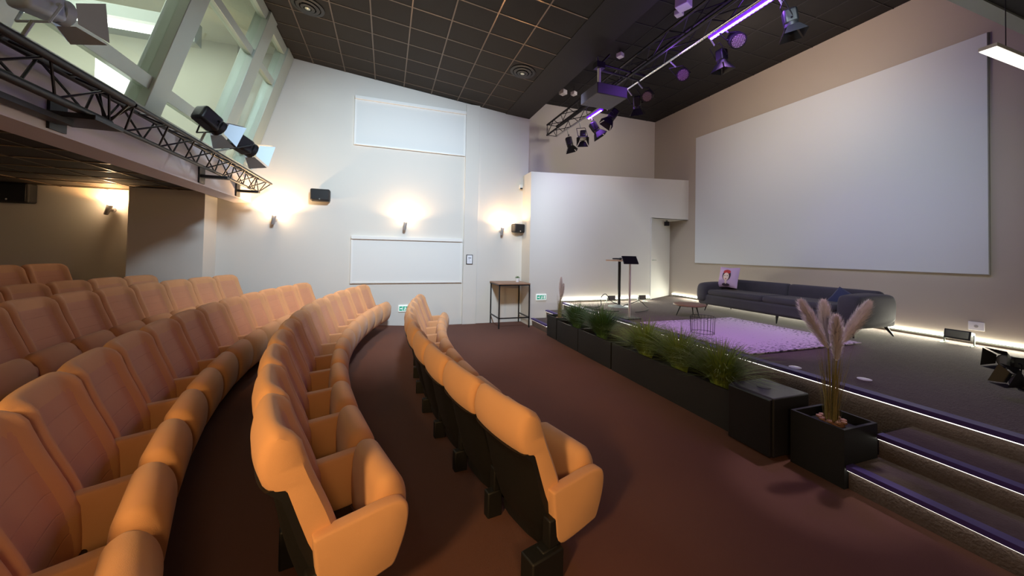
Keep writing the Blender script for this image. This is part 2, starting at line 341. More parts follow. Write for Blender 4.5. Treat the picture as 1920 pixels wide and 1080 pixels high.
MB().box(0, .02, -.36, .38, .02, .66).build('blind_sheet', mat('white_glow_panel', (1, 1, 1), .7, emit=(1, 1, .98), es=1.6, var=.01), win)
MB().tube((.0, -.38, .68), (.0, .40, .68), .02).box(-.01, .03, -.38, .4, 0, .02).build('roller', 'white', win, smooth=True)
# slanted window wall
GB, GT = V((-2.567, 0, 3.16)), V((-1.895, 0, 5.46)); gd = (GT-GB); gn = V((gd.z, 0, -gd.x)).normalized()   # towards the hall
def gp(t, y, o): p = GB+gd*t+gn*o; return (p.x, y, p.z)
def gbar(t0, t1, y0, y1, o0, o1):
    return [gp(t, y, o) for t in (t0, t1) for y in (y0, y1) for o in (o0, o1)], [(0, 1, 3, 2), (4, 6, 7, 5), (0, 4, 5, 1), (2, 3, 7, 6), (0, 2, 6, 4), (1, 5, 7, 3)]
w1 = bpy.data.objects.new('window_1', None); C.objects.link(w1); w1['kind'] = 'structure'
mulls = [(7.78, 8.17), (6.68, 7.02), (4.96, 5.26), (3.2, 3.5), (1.5, 1.8), (-.2, .1), (-3, -2.9)]
for a, b in mulls: MB().add(*gbar(0, 1, a, b, -.14, .06)).build('mullion', 'alu', w1, bevel=.006)
for (a0, a1), (b0, b1) in zip(mulls, mulls[1:]):
    for t, h in ((.115, .030), (.69, .022), (.965, .03)):
        MB().add(*gbar(t-h, t+h, b1, a0, -.08, .03)).build('transom', 'alu', w1, bevel=.004)
    MB().add(*gbar(0.0, 1.0, b1, a0, -.035, -.025)).build('pane', 'glass', w1)
struct('trim_9', MB().add(*gbar(-.03, 0, -3, 8.18, -.14, .10)), 'alu')

# ------------------------------------------------------------------ stage, steps
st = empty('stage', (0, 0, 0), 'raised carpeted stage with purple lit nosing and glowing front edge in front of the big screen', 'stage')
MB().box(3.98, XS-.005, -1.6, 7.63, .0, ZS).box(6.60, XS-.005, 7.63, 8.35, .0, ZS).build('platform', 'stage', st)
MB().box(3.93, 4.03, -1.6, 7.62, ZS-.03, ZS+.008).build('nosing', 'nose', st)
MB().box(3.936, 3.952, -1.6, 7.62, ZS-.037, ZS-.030).build('led_strip', 'ledstep', st)
def steps(y0, y1, label, x1=3.15, x2=3.51):
    o = empty('steps', (x1, y0, 0), label, 'steps', 'steps up to the stage')
    L = y1-y0
    for k, (xx, z) in enumerate(((x1, .165), (x2, .335))):
        p = MB().box(xx-x1+.03, 3.979-x1, 0, L, 0 if k == 0 else .165, z).build('step', 'stage', o)
        MB().box(xx-x1, xx-x1+.075, 0, L, z-.025, z+.008).build('nosing', 'nose', p)
        MB().box(xx-x1+.012, xx-x1+.028, 0, L, z-.032, z-.025).build('led_strip', 'ledstep', p)
steps(-1.5, 1.67, 'carpet steps with purple lit edges up to the stage at its near end beside the square planter')
steps(6.82, 7.64, 'short carpet steps with purple lit edges at the far end of the stage beside the bar table')
# skirting led strips
def led(name, x0, x1, y0, y1, label):
    o = empty(name, ((x0+x1)/2, (y0+y1)/2, ZS+.05), label, 'light strip')
    cx, cy = (x0+x1)/2, (y0+y1)/2
    MB().box(x0-cx, x1-cx, y0-cy, y1-cy, 0, .022).build('glowing_strip', 'led', o)
    MB().box(x0-cx-.004, x1-cx+.004, y0-cy-.004, y1-cy+.004, -.02, 0).build('channel', 'alu', o)
led('led_strip', XS-.03, XS-.005, -1.5, 8.3, 'white glowing strip along the foot of the screen wall behind the sofa')
o = empty('led_strip', (3.95, yl(3.95)-.02, ZS+.05), 'white glowing strip along the foot of the wing wall behind the high table', 'light strip', rz=math.atan2(.10, 4.73))
MB().box(0, 2.56, -.012, .012, 0, .022).build('glowing_strip', 'led', o)
MB().box(0, 2.56, -.016, .016, -.02, 0).build('channel', 'alu', o)
for k in range(3):
    light('AREA', 'skirting_glow', (XS-.08, 2.6+2.1*k, ZS+.13), 26, (1, .98, .78), (XS-.5, 2.6+2.1*k, ZS), shape='RECTANGLE', size=.04, size_y=2.0).rotation_euler = (0, math.radians(58), 0)
light('AREA', 'skirting_glow', (5.2, yl(5.2)-.08, ZS+.13), 24, (1, .98, .78), (5.2, 7.2, ZS), shape='RECTANGLE', size=2.4, size_y=.05)

# ------------------------------------------------------------------ projection screen
sc = empty('projection_screen', (XS, 5.0, 1.48), 'huge blank white projection screen on the taupe stage wall', 'screen')
MB().box(-.05, -.035, -2.49, 2.48, 0, 3.35).build('screen_surface', 'screen', sc)
MB().box(-.035, 0, -2.495, 2.485, -.01, 3.36).build('frame', 'frame', sc)

# ------------------------------------------------------------------ side wall things
def blind(x0, x1, z0, z1, label):
    o = empty('roller_blind', (x0, YW, z0), label, 'blind', 'roller blinds on the side wall'); W, H = x1-x0, z1-z0
    MB().box(.02, W-.02, -.035, -.028, .03, H-.06).build('blind_sheet', 'blind', o)
    MB().box(0, W, -.075, 0, H-.075, H).build('cassette', 'white', o, bevel=.008)
    MB().box(0, .035, -.045, 0, 0, H-.07).box(W-.035, W, -.045, 0, 0, H-.07).build('side_rail', 'white', o)
    MB().box(.035, W-.035, -.045, -.015, .0, .035).build('bottom_bar', 'white', o, bevel=.004)
blind(-.70, 1.655, 3.85, 4.88, 'white roller blind high on the side wall close under the dark ceiling')
blind(-.70, 1.63, .95, 1.95, 'white roller blind low on the side wall behind the seat rows')
fr = empty('picture_frame', (1.80, YW-.05, 1.48), 'small black framed notice on the white pilaster', 'frame')
MB().box(-.075, .075, -.02, 0, -.11, .11).build('frame', 'black', fr); MB().box(-.06, .06, -.024, -.02, -.095, .095).build('notice_paper', 'paper', fr)
MB().box(-.03, .035, -.026, -.024, .02, .05).box(-.03, .01, -.026, -.024, -.01, .0).box(-.02, .03, -.026, -.024, -.04, -.035).box(-.03, .03, -.026, -.024, -.06, -.055).build('printed_text', 'ink', fr)

def speaker(x, y, z, label, rz=0, s=1):
    o = empty('wall_speaker', (x, y, z), label, 'speaker', 'black speakers on the side wall', rz=rz)
    MB().box(-.175*s, .175*s, -.20, -.02, -.12*s, .12*s).build('cabinet', 'blackbox', o, bevel=.03, seg=4)
    MB().box(-.155*s, .155*s, -.207, -.19, -.10*s, .10*s).build('grille', 'black', o, bevel=.006)
    MB().lathe([(.014, 0), (.014, .004)], (0, -.211, -.085*s), 16, Matrix.Rotation(pi/2, 4, 'X')).build('badge', 'chrome', o)
    MB().box(-.03, .03, -.05, 0, -.03, .03).build('bracket', 'black', o)
speaker(-1.28, YW, 2.73, 'black wall speaker between two glowing sconces left of the blinds')
speaker(2.93, YW, 2.24, 'black wall speaker beside the wing wall corner, right of the rightmost sconce', rz=math.radians(14), s=.85)
speaker(-5.68, YW, 2.46, 'black wall speaker in the dark under the balcony at the far left', s=1.35)

def sconce(x, z, label, e=14, tilt=.12, col=(1, .62, .30)):
    o = empty('wall_sconce', (x, YW, z), label, 'wall lamp', 'grey uplight sconces on the side wall')
    R = Matrix.Rotation(tilt, 4, 'Y')
    MB().lathe([(.022, -.10), (.030, -.09), (.040, .075), (.034, .075), (.026, -.06)], (0, -.13, 0), 20, R).build('shade', 'sconce', o, smooth=True)
    MB().tube((0, -.13, 0), (0, 0, 0), .012).lathe([(.04, 0), (.04, .015)], (0, -.001, 0), 16, Matrix.Rotation(pi/2, 4, 'X')).build('arm', 'sconce', o, smooth=True)
    MB().lathe([(.016, .0), (.026, .03), (.016, .06)], (0.004, -.13, .02), 12, R).build('bulb', 'hot', o, smooth=True)
    light('SPOT', 'sconce_light', (x+.02, YW-.13, z+.09), e, col, (x+.03, YW-.05, z+1.5), spot_size=math.radians(165), spot_blend=.35, shadow_soft_size=.03)
    light('POINT', 'sconce_glow', (x+.02, YW-.17, z+.13), e*.13, (1, .68, .38), shadow_soft_size=.04)
sconce(-2.07, 2.21, 'lit grey sconce on the side wall just under the end of the lighting truss', 85)
sconce(.36, 2.19, 'lit grey sconce centred between the upper and lower blinds', 42)
sconce(2.55, 2.16, 'lit grey sconce between the pilaster and the wing wall', 42)
sconce(-4.50, 2.26, 'lit sconce under the dark balcony ceiling throwing orange light', 75, tilt=.3, col=(1, .50, .17))
def exit_sign(x, y, z, label, rz=0):
    o = empty('exit_sign', (x, y, z), label, 'sign', 'green exit signs', rz=rz)
    MB().box(-.13, .13, -.03, 0, -.075, .075).build('sign_box', 'signw', o, bevel=.012)
    MB().box(-.11, -.045, -.034, -.03, -.045, .045).box(-.035, .105, -.034, -.03, -.045, .045).build('green_panel', 'green', o)
    a = MB().box(-.095, -.06, -.037, -.034, -.012, .012).add([(-.06, -.037, .028), (-.06, -.037, -.028), (-.048, -.037, 0)], [(0, 1, 2)])
    a.box(.055, .09, -.037, -.034, -.037, .037)
    a.lathe([(.008, 0), (.008, .003)], (.02, -.034, .03), 10, Matrix.Rotation(pi/2, 4, 'X'))
    a.box(.005, .022, -.037, -.034, -.01, .022).box(-.015, .005, -.037, -.034, .008, .016).box(.022, .04, -.037, -.034, .0, .008).box(-.012, .008, -.037, -.034, -.036, -.008).box(.018, .03, -.037, -.034, -.036, -.01)
    a.build('running_figure', 'signw', o)
exit_sign(.40, YW, .40, 'green and white exit sign low on the side wall between two seat rows')
exit_sign(3.40, yl(3.4), .64, 'green and white exit sign on the wing wall above the far stage steps')
o = empty('security_sensor', (3.03, YW, 3.25), 'small white motion sensor high beside the wing wall corner', 'sensor')
MB().box(-.04, .04, -.09, 0, -.045, .05).build('housing', 'white', o, bevel=.012); MB().box(-.03, .03, -.095, -.06, -.06, -.03).build('lens', 'black', o)
o = empty('wall_camera', (7.4, 8.1, 2.65), 'small dark box hanging under the soffit above the stage door', 'sensor')
MB().box(-.05, .05, -.05, .05, -.16, -.04).build('housing', 'black', o, bevel=.01); MB().box(-.02, .02, -.02, .02, -.05, 0).build('bracket', 'greygreen', o)
o = empty('wall_outlet', (XS, 2.635, .75), 'white power outlet on the stage wall above the floor light', 'outlet')
MB().box(-.012, 0, -.075, .075, -.06, .06).build('plate', 'pot', o, bevel=.005); MB().lathe([(.02, 0), (.02, .006)], (-.011, 0, 0), 14, Matrix.Rotation(-pi/2, 4, 'Y')).build('socket', 'sconce', o)

# ------------------------------------------------------------------ seats
KIDS = {}
PITCH = .533
def interp(P, z):
    for a, b in zip(P, P[1:]):
        if z <= b[0]:
            t = (z-a[0])/(b[0]-a[0]); return [a[k]+(b[k]-a[k])*t for k in range(1, len(a))]
    return list(P[-1][1:])
PR = [(.17, .235, .275), (.22, .205, .265), (.30, .165, .245), (.40, .122, .215), (.50, .088, .18), (.58, .062, .148), (.632, .045, .126), (.64, .008, .123), (.66, -.006, .115), (.70, -.020, .100), (.75, -.024, .084), (.80, -.016, .070), (.835, -.002, .060), (.855, .012, .048), (.864, .026, .036)]
WW = .253
def wing(a): t = min(1, max(0, (abs(a)-.58)/.28)); return t*t*(3-2*t)
def sf(a, z, fr, th=.1): k = max(0, min(1, (z-.2)/.2))*max(0, min(1, (.87-z)/.05)); return fr+wing(a)*.046*k-(1-a*a)*.010-(max(0, abs(a)-.86)/.14)**2*min(.026, th*.32)
def make_seat():
    root = bpy.data.objects.new('cinema_seat', None); C.objects.link(root); kids = []
    nu = 28; zsamp = []
    for a, b in zip(PR, PR[1:]):
        zsamp += [a[0]] if b[0]-a[0] < .035 else [a[0], (a[0]+b[0])/2]
    zsamp += [PR[-1][0]]
    m = MB(); rows = []
    for z in zsamp:
        re, fo = interp(PR, z); ring = []
        for i in range(nu+1):
            a = -1+2*i/nu; yy = a*WW; zz = z-(.030*abs(a)**7*min(1, (z-.72)/.14) if z > .72 else 0)
            ring.append((sf(a, z, fo, fo-re), yy, zz))
        for i in range(nu, -1, -1):
            a = -1+2*i/nu; bul = .022*(1-a*a) if z >= .64 else 0; zz = z-(.030*abs(a)**7*min(1, (z-.72)/.14) if z > .72 else 0)
            ring.append((re-bul+(max(0, abs(a)-.86)/.14)**2*min(.026, (fo-re)*.32), a*WW, zz))
        rows.append(ring)
    n = len(rows[0]); p = [q for R in rows for q in R]; fs = []
    for j in range(len(rows)-1):
        for i in range(n): fs.append((j*n+i, j*n+(i+1) % n, (j+1)*n+(i+1) % n, (j+1)*n+i))
    # caps as strips
    h = nu+1
    for base in (0, (len(rows)-1)*n):
        for i in range(nu): fs.append((base+i, base+i+1, base+n-2-i, base+n-1-i))
    m.add(p, fs); kids.append(m.build('backrest', 'fabric', root, smooth=True))
    m = MB()
    def pf(a_, b_):
        a = (-1+2*a_)*.74; z = .21+b_*(.79-.21); fo = interp(PR, z)[1]
        e = min(1, min(b_, 1-b_)*14)*min(1, (1-abs(-1+2*a_))*10)
        return (sf(a, z, fo)-.004+.007*e, a*WW, z)
    m.grid(pf, 12, 20); kids.append(m.build('back_panel', 'panel', root, smooth=True))
    m = MB()
    def shf(o):
        def q(a_, b_):
            a = -1+2*a_; z = .055+b_*(.645-.055); re = interp(PR, max(z, .17))[0]
            if z < .17: re += .02
            re = min(re, .235+.03*(1-b_)); d = .036+.095*(1-b_)**1.5*min(1, (b_+.03)*8)
            return (re-o-d*(1-abs(a)**4*.8), a*(WW-.006), z)
        return q
    m.grid(shf(0), 10, 12); k0 = len(m.v); m.grid(lambda a, b: (V(shf(0)(a, b))+V((.045*min(1, .3+b), 0, 0))), 10, 12)
    def bedge(idx0, idx1):
        for a, b in zip(idx0, idx0[1:]): m.f.append((a, b, b+k0, a+k0))
    bedge([i*13 for i in range(11)], 0); bedge([i*13+12 for i in range(11)], 0); bedge(list(range(13)), 0); bedge(list(range(130, 143)), 0)
    kids.append(m.build('back_shell', 'shell', root, smooth=True))
    cp = smooth_poly([(.405, .18), (.395, .32), (.40, .43), (.412, .508), (.462, .537), (.525, .51), (.566, .41), (.556, .27), (.51, .17), (.45, .14)], 2)
    kids.append(MB().slab(cp, -.220, .220, .050).build('seat_cushion', 'fabric', root, smooth=True))
    ap = smooth_poly([(.18, .15), (.165, .30), (.152, .420), (.152, .432), (.165, .437), (.32, .449), (.44, .461), (.515, .450), (.532, .40), (.518, .31), (.478, .21), (.463, .19), (.448, .187), (.31, .160)], 2)
    kids.append(MB().slab(ap, -PITCH/2-.034, -PITCH/2+.034, .012).build('armrest', 'fabric', root, smooth=True))
    kids.append(MB().box(.09, .19, -PITCH/2-.03, -PITCH/2+.03, -.06, .16).box(.13, .24, -PITCH/2-.03, -PITCH/2+.03, .16, .30).build('pedestal', 'shell', root, bevel=.008))
    kids.append(MB().tube((.27, -.22, .20), (.27, .22, .20), .014).box(.27, .40, -.2, .2, .175, .19).build('seat_hinge', 'black', root))
    KIDS[root.name] = kids
    extra = [MB().slab(ap, PITCH/2-.034, PITCH/2+.034, .012).build('armrest', 'fabric', None, smooth=True),
             MB().box(.01, .21, PITCH/2-.05, PITCH/2+.05, -.06, .15).box(.13, .24, PITCH/2-.03, PITCH/2+.03, .16, .30).build('pedestal', 'shell', None, bevel=.008)]
    extra.append(MB().box(.01, .21, -PITCH/2-.052, -PITCH/2+.052, -.06, .155).build('foot_box', 'shell', None, bevel=.008))
    return root, extra
seat0, extra = make_seat()
ORD = ['', 'second ', 'third ', 'fourth ', 'fifth ', 'sixth ', 'seventh ', 'eighth ', 'ninth ', 'tenth ', 'eleventh ', 'twelfth ', 'thirteenth ', 'fourteenth ', 'fifteenth ']
R_ARC = 9.5
# row: vertex x, seat base z, y of near end, number of seats, name
ROWS = [(.27, 0.0, 1.66, 10, 'front row', 4.42), (-.92, .105, 1.54, 12, 'second row', 4.68), (-1.88, .155, .52, 14, 'third row', 4.85),
        (-3.02, .305, 3.05, 9, 'fourth row', 5.0), (-4.02, .315, 4.98, 5, 'fifth row', 5.0), (-4.60, .515, 5.42, 3, 'back row', 5.0)]
used = False
for xv, zb, y0, n, rn, YC in ROWS:
    phi0 = math.asin((y0-YC)/R_ARC)
    for k in range(n):
        ph = phi0+(k+.5)*PITCH/R_ARC
        x = xv+R_ARC*(1-cos(ph)); y = YC+R_ARC*sin(ph)
        o = seat0 if not used else copy_tree(seat0); used = True
        o.location = (x, y, zb); o.rotation_euler = (0, 0, -ph)
        if k < n/2 and rn in ('front row', 'second row'):
            lab = ('orange cinema seat at the near end of the %s, end armrest facing us' % rn) if k == 0 else '%sorange cinema seat from the near end of the %s' % (ORD[k], rn)
        else:
            q = n-1-k
            lab = ('orange cinema seat at the far end of the %s, closest to the side wall' % rn) if q == 0 else '%scinema seat from the side wall end of the %s' % (ORD[q], rn)
        tag(o, lab, 'seat', 'cinema seats of the %s' % rn)
        if k == 0: c = extra[2].copy(); C.objects.link(c); c.parent = o
        if k == n-1:
            for e in extra[:2]:
                c = e.copy(); C.objects.link(c); c.parent = o
for e in extra: bpy.data.objects.remove(e)

# ------------------------------------------------------------------ planters, subwoofer, grasses
def planter(y0, y1, x0, x1, h, label, name='planter'):
    o = empty(name, (x0, y0, 0), label, 'planter', 'black planters along the stage front'); L, W = y1-y0, x1-x0; t = .022
    m = MB().box(0, W, 0, t, 0, h).box(0, W, L-t, L, 0, h).box(0, t, t, L-t, 0, h).box(W-t, W, t, L-t, 0, h).box(t, W-t, t, L-t, 0, .05)
    m.build('box', 'planter', o)
    MB().box(t, W-t, t, L-t, .05, h-.07).build('liner', 'dark', o)
planter(2.52, 4.43, 3.09, 3.42, .385, 'long black planter with two bright grasses, right beside the black subwoofer')
planter(4.46, 5.39, 3.09, 3.42, .385, 'black planter holding dark grass, third from the subwoofer end of the long line')
planter(5.41, 6.19, 3.09, 3.42, .385, 'black planter at the far end of the line with blue green grass')
planter(6.25, 6.66, 3.10, 3.50, .42, 'tall square black planter with small pampas beside the far steps')
planter(1.675, 2.04, 3.14, 3.53, .42, 'square black planter with big pink pampas beside the near steps')
def tuft(x, y, z, n, h, spread, label, m, name='ornamental_grass', seed=0, wid=.006):
    rd = random.Random(seed); mb = MB()
    for _ in range(n):
        a = rd.uniform(0, 2*pi); rr = rd.uniform(0, .07); H = h*rd.uniform(.5, 1.05); S = spread*rd.uniform(.05, 1)**.75
        bx, by = rr*cos(a)*.9, rr*sin(a)*1.3; da = a+rd.uniform(-.5, .5); dx, dy = cos(da), sin(da); px, py = -dy, dx; pts = []
        for k in range(6):
            t = k/5; wd = wid*(1-t)**.7+.0007; fall = S*t**1.8; zz = H*(t-.35*(S/spread)*t**3)
            c = V((bx+dx*fall, by+dy*fall, zz)); pts += [c-V((px, py, 0))*wd/2, c+V((px, py, 0))*wd/2]
        mb.add(pts, [(2*k, 2*k+1, 2*k+3, 2*k+2) for k in range(5)])
    o = mb.build(name, m, None, loc=(x, y, z)); tag(o, label, 'plant', 'grasses in the planters', 'thing')
    return o
tuft(3.26, 2.80, .31, 900, .54, .58, 'bright arching green grass nearest to the subwoofer', 'grass', seed=1, wid=.013)
tuft(3.26, 3.34, .31, 900, .56, .56, 'arching green grass in the long planter, second from the subwoofer', 'grass', seed=2, wid=.013)
tuft(3.26, 3.92, .31, 900, .54, .58, 'green grass at the far end of the long planter, in the middle of the line', 'grass', seed=3, wid=.013)
tuft(3.26, 4.95, .31, 1100, .60, .52, 'dense dark green grass left of the middle of the planter line', 'grassd', seed=4, wid=.013)
tuft(3.26, 5.75, .31, 1100, .54, .44, 'upright blue green grass next to the small far pampas', 'grassd', seed=5, wid=.013)
o = MB().lathe([(.02, 0), (.035, .01), (.03, .03), (.01, .036)], (3.17, 2.57, .37), 12).build('stone', 'soil', smooth=True); tag(o, 'pale stone on the planter corner beside the subwoofer', 'stone')

def plume_mb(base, tip, rad, n, rd, droop=.0):
    mb = MB(); base, tip = V(base), V(tip); ax = tip-base; L = ax.length; d = ax.normalized(); x = d.orthogonal().normalized(); y = d.cross(x)
    for _ in range(n):
        t = rd.uniform(0, .97)**.9; pr = math.sin(pi*min(1, (t+.06)*.94))**.6*rad*rd.uniform(.55, 1.15)
        a = rd.uniform(0, 2*pi); out = x*cos(a)+y*sin(a); c = base+ax*t+V((0, 0, -droop*t*t))
        e = c+out*pr*.75+d*pr*rd.uniform(.6, 1.7)+V((0, 0, -pr*.25)); s = d.cross(out)*.0013
        mid = (c+e)/2+out*pr*.15; mb.add([c-s, c+s, mid+s, mid-s, e], [(0, 1, 2, 3), (3, 2, 4)])
    mb.tube(base, base+ax*.5, rad*.10, rad*.16, 8); mb.tube(base+ax*.5, base+ax*.95, rad*.16, rad*.04, 8)
    return mb
def pampas(loc, zsoil, plumes, label, nst, h, spread, sc=1, seed=0):
    rd = random.Random(seed); o = empty('pampas_grass', (loc[0], loc[1], zsoil), label, 'plant', 'pampas in square planters')
    for k, (dx, dy, b, t, ex, ey) in enumerate(plumes):
        pb = V((dx*.75, dy*.75, b)); pt = V((ex, ey, t))
        p = plume_mb(pb, pt, .074*sc, int(3200*sc), rd).build('plume', 'plume', o)
        MB().path([(dx*.1, dy*.1, 0), (dx*.35, dy*.35, b*.5), tuple(pb)], .004).build('stalk', 'tan', p)
    m = MB()
    for _ in range(nst):
        a = rd.uniform(0, 2*pi); rr = .055*sc*rd.random()**.5; H = h*rd.uniform(.5, 1); S = spread*rd.uniform(0, 1); w_ = .0028*sc
        px, py = -sin(a), cos(a); pts = []
        for k in range(6):
            t = k/5; c = V((rr*cos(a)+S*cos(a)*t**1.5, rr*sin(a)+S*sin(a)*t**1.5, H*t)); ww = w_*(1-t*.8)
            pts += [c-V((px, py, 0))*ww, c+V((px, py, 0))*ww]
        m.add(pts, [(2*k, 2*k+1, 2*k+3, 2*k+2) for k in range(5)])
    m.build('reeds', 'tan', o)
    st_ = MB()
    for k in range(9):
        a = 2*pi*k/9; st_.lathe([(.012, 0), (.022, .008), (.02, .02), (.006, .026)], (.075*sc*cos(a), .075*sc*sin(a), .0), 8)
    st_.lathe([(.08*sc, -.03), (.08*sc, .008)], (0, 0, 0), 20).build('pebbles', 'soil', o, smooth=True)
# camera sees the plumes fan out along the view's horizontal direction
rx = V((cos(YAW), -sin(YAW)))
def fan(d, back=0): q = rx*d+V((sin(YAW), cos(YAW)))*back; return q.x, q.y
pl = []
for d0, b, d1, t, bk in ((-.02, .56, -.225, .94, .02), (.0, .48, -.045, .84, -.06), (.03, .55, .040, .93, .08), (.07, .58, .30, .94, .0)):
    a = fan(d0, bk); e = fan(d1, bk*1.5); pl.append((a[0], a[1], b, t, e[0], e[1]))
pampas((3.33, 1.86), .385, pl, 'big pampas grass with four pink plumes in the near square planter', 100, .66, .11, seed=3)
pl = [(0, 0, .42, .83, .02, 0), (.02, .0, .36, .70, .06, -.03)]
pampas((3.30, 6.50), .36, pl, 'small pampas grass with two pink plumes in the far planter', 120, .50, .06, sc=.8, seed=5)

sb = empty('subwoofer', (3.01, 2.085, 0), 'black subwoofer cabinet on the floor between the planters', 'speaker')
MB().box(0, .43, 0, .40, .02, .50).build('cabinet', 'blackbox', sb, bevel=.012, seg=3)
MB().slab([(-.028, .03), (-.022, .02), (.0, .02), (.0, .49), (-.022, .49), (-.028, .48)], .01, .39, .006).build('grille', 'black', sb)
MB().lathe([(.055, 0), (.05, .004), (.022, .0045)], (.19, .22, .4995), 24).build('pole_mount', 'black', sb)
MB().box(.04, .09, .03, .07, 0, .025).box(.34, .39, .03, .07, 0, .025).box(.04, .09, .33, .37, 0, .025).box(.34, .39, .33, .37, 0, .025).build('rubber_feet', 'black', sb)

# ------------------------------------------------------------------ bar table with pot
bt = empty('bar_table', (2.32, 7.46, 0), 'narrow bar table with wood top and black frame against the side wall', 'table')
MB().box(-.015, .725, -.015, .70, .955, .98).build('tabletop', 'wood', bt, bevel=.003)
for x, y in ((0, 0), (.70, 0), (0, .67), (.70, .67)): MB().box(x, x+.025, y, y+.025, 0, .955).build('leg', 'black', bt)
MB().box(.0, .725, 0, .025, .93, .955).box(0, .725, .67, .695, .93, .955).box(0, .025, 0, .695, .93, .955).box(.70, .725, 0, .695, .93, .955).build('top_frame', 'black', bt)
MB().box(.0, .725, 0, .02, .21, .235).box(0, .02, 0, .695, .21, .235).box(.70, .72, 0, .695, .21, .235).build('foot_rail', 'black', bt)
pp = empty('potted_succulent', (2.88, 7.85, .98), 'little succulent in a white pot on the bar table', 'plant')
MB().lathe([(.038, 0), (.048, .09), (.042, .09), (.04, .08)], (0, 0, 0), 20).build('pot', 'pot', pp, smooth=True)
m = MB(); rd = random.Random(2)
for k in range(46):
    a = rd.uniform(0, 2*pi); e = rd.uniform(.2, 1.3); L = rd.uniform(.04, .07); d = V((cos(a)*cos(e), sin(a)*cos(e), sin(e)))
    m.tube(V((0, 0, .08)), V((0, 0, .08))+d*L, .008, .001, 5)
m.build('leaves', 'grassd', pp)

# ------------------------------------------------------------------ on the stage
rg = MB().grid(lambda a, b: ((a-.5)*2.08, (b-.5)*1.98, .012), 8, 8); rg.box(-1.04, 1.04, -.99, .99, 0, .0118)
o = rg.build('rug', 'rug', None, loc=(5.10, 4.07, ZS+.009)); tag(o, 'pale rug with dark mottled border lit purple on the stage', 'rug')
# sofa
so = empty('sofa', (6.4, 3.25, ZS), 'long dark grey velvet sofa below the screen', 'sofa')
L = 3.35; LL = 2.82
def rbox(x0, x1, y0, y1, z0, z1, r_=.05, name='seat', m='sofa'):
    return MB().box(x0, x1, y0, y1, z0, z1).build(name, m, so, bevel=r_, seg=4)
rbox(.0, .92, .0, LL, .14, .36, .05, 'seat_base')
rbox(.0, .70, .28, 1.42, .34, .46, .05, 'seat_cushion'); rbox(.0, .70, 1.42, LL-.24, .34, .46, .05, 'seat_cushion')
bk = smooth_poly([(.66, .30), (.68, .60), (.72, .67), (.84, .67), (.92, .60), (.94, .3), (.92, .12), (.70, .12)], 2)
MB().slab(bk, .10, 1.42, .05).build('backrest', 'sofa', so, smooth=True); MB().slab(bk, 1.42, LL-.05, .05).build('backrest', 'sofa', so, smooth=True)
def armpoly(x0, x1, z0, z1): return smooth_poly([(x0, z0), (x0-.02, (z0+z1)/2), (x0, z1-.07), (x0+.08, z1), (x1-.12, z1+.01), (x1, z1-.05), (x1+.02, .4), (x1-.02, z0)], 2)
MB().slab(armpoly(-.02, .92, .14, .63), -.02, .27, .06).build('armrest', 'sofa', so, smooth=True)
MB().slab(armpoly(-.02, .92, .14, .60), LL-.22, LL+.02, .06).build('armrest', 'sofa', so, smooth=True)
for x, y, dx, dy in ((.10, .12, -.03, -.03), (.80, .08, .07, -.07), (.10, 1.2, -.02, 0), (.10, LL-.15, -.03, .03), (.80, LL-.15, .03, .03)):
    MB().tube((x, y, .15), (x+dx, y+dy, 0), .026, .010, 10).build('leg', 'black', so, smooth=True)
def cushion(loc, size, rot, mat_, label):
    o = empty('cushion', loc, label, 'cushion', rot=rot); s = size/2
    def sh(sg):
        def q(a, b):
            x, z = (a-.5)*2, (b-.5)*2; k = (1-x*x)**.5*(1-z*z)**.5; pin = 1-.07*(1-abs(x*z))*max(abs(x), abs(z))
            return (sg*.075*k**.8, x*s*pin, z*s*pin)
        return q
    MB().grid(sh(1), 16, 16).grid(sh(-1), 16, 16).build('cover', mat_, o, smooth=True); return o, sh
c, sh = cushion((6.83, 5.68, ZS+.72), .44, (0, math.radians(14), math.radians(4)), 'pink', 'lilac cushion printed with a drawn face, leaning on the sofa back')
def motif(name, m, pts_fn, n=24, off=.004):   # star-shaped patch laid on the cushion's front face
    ctr, fn = pts_fn; V_ = []
    def on(y, z): a, b = y/.44+.5, z/.44+.5; q = sh(-1)(min(.98, max(.02, a)), min(.98, max(.02, b))); return (q[0]-off, y, z)
    rings = 5; V_.append(on(*ctr)); F_ = []
    for j in range(1, rings+1):
        for i in range(n):
            t = 2*pi*i/n; dy, dz = fn(t); V_.append(on(ctr[0]+dy*j/rings, ctr[1]+dz*j/rings))
    for i in range(n): F_.append((0, 1+i, 1+(i+1) % n))
    for j in range(rings-1):
        for i in range(n): F_.append((1+j*n+i, 1+j*n+(i+1) % n, 1+(j+1)*n+(i+1) % n, 1+(j+1)*n+i))
    MB().add(V_, F_).build(name, m, c)
ell = lambda a, b: (lambda t: (a*cos(t), b*sin(t)))
motif('printed_shoulders', 'hair', ((0, -.165), ell(.085, .03)), off=.004)
motif('printed_hair', 'hair', ((0, .03), ell(.092, .115)), off=.004)
motif('printed_scarf', 'red', ((0, .105), ell(.080, .045)), off=.007)
motif('printed_face', 'skin', ((0, .0), ell(.062, .085)), off=.010)
motif('printed_neck', 'skin', ((0, -.11), ell(.025, .04)), off=.006)
for sgn in (-1, 1):
    motif('printed_eye', 'hair', ((sgn*.027, .02), ell(.013, .008)), off=.013)
motif('printed_lips', 'red', ((0, -.045), ell(.016, .009)), off=.013)
cushion((6.97, 3.74, ZS+.46), .38, (math.radians(30), math.radians(22), math.radians(12)), 'navy', 'dark blue cushion tucked behind the near arm of the sofa')
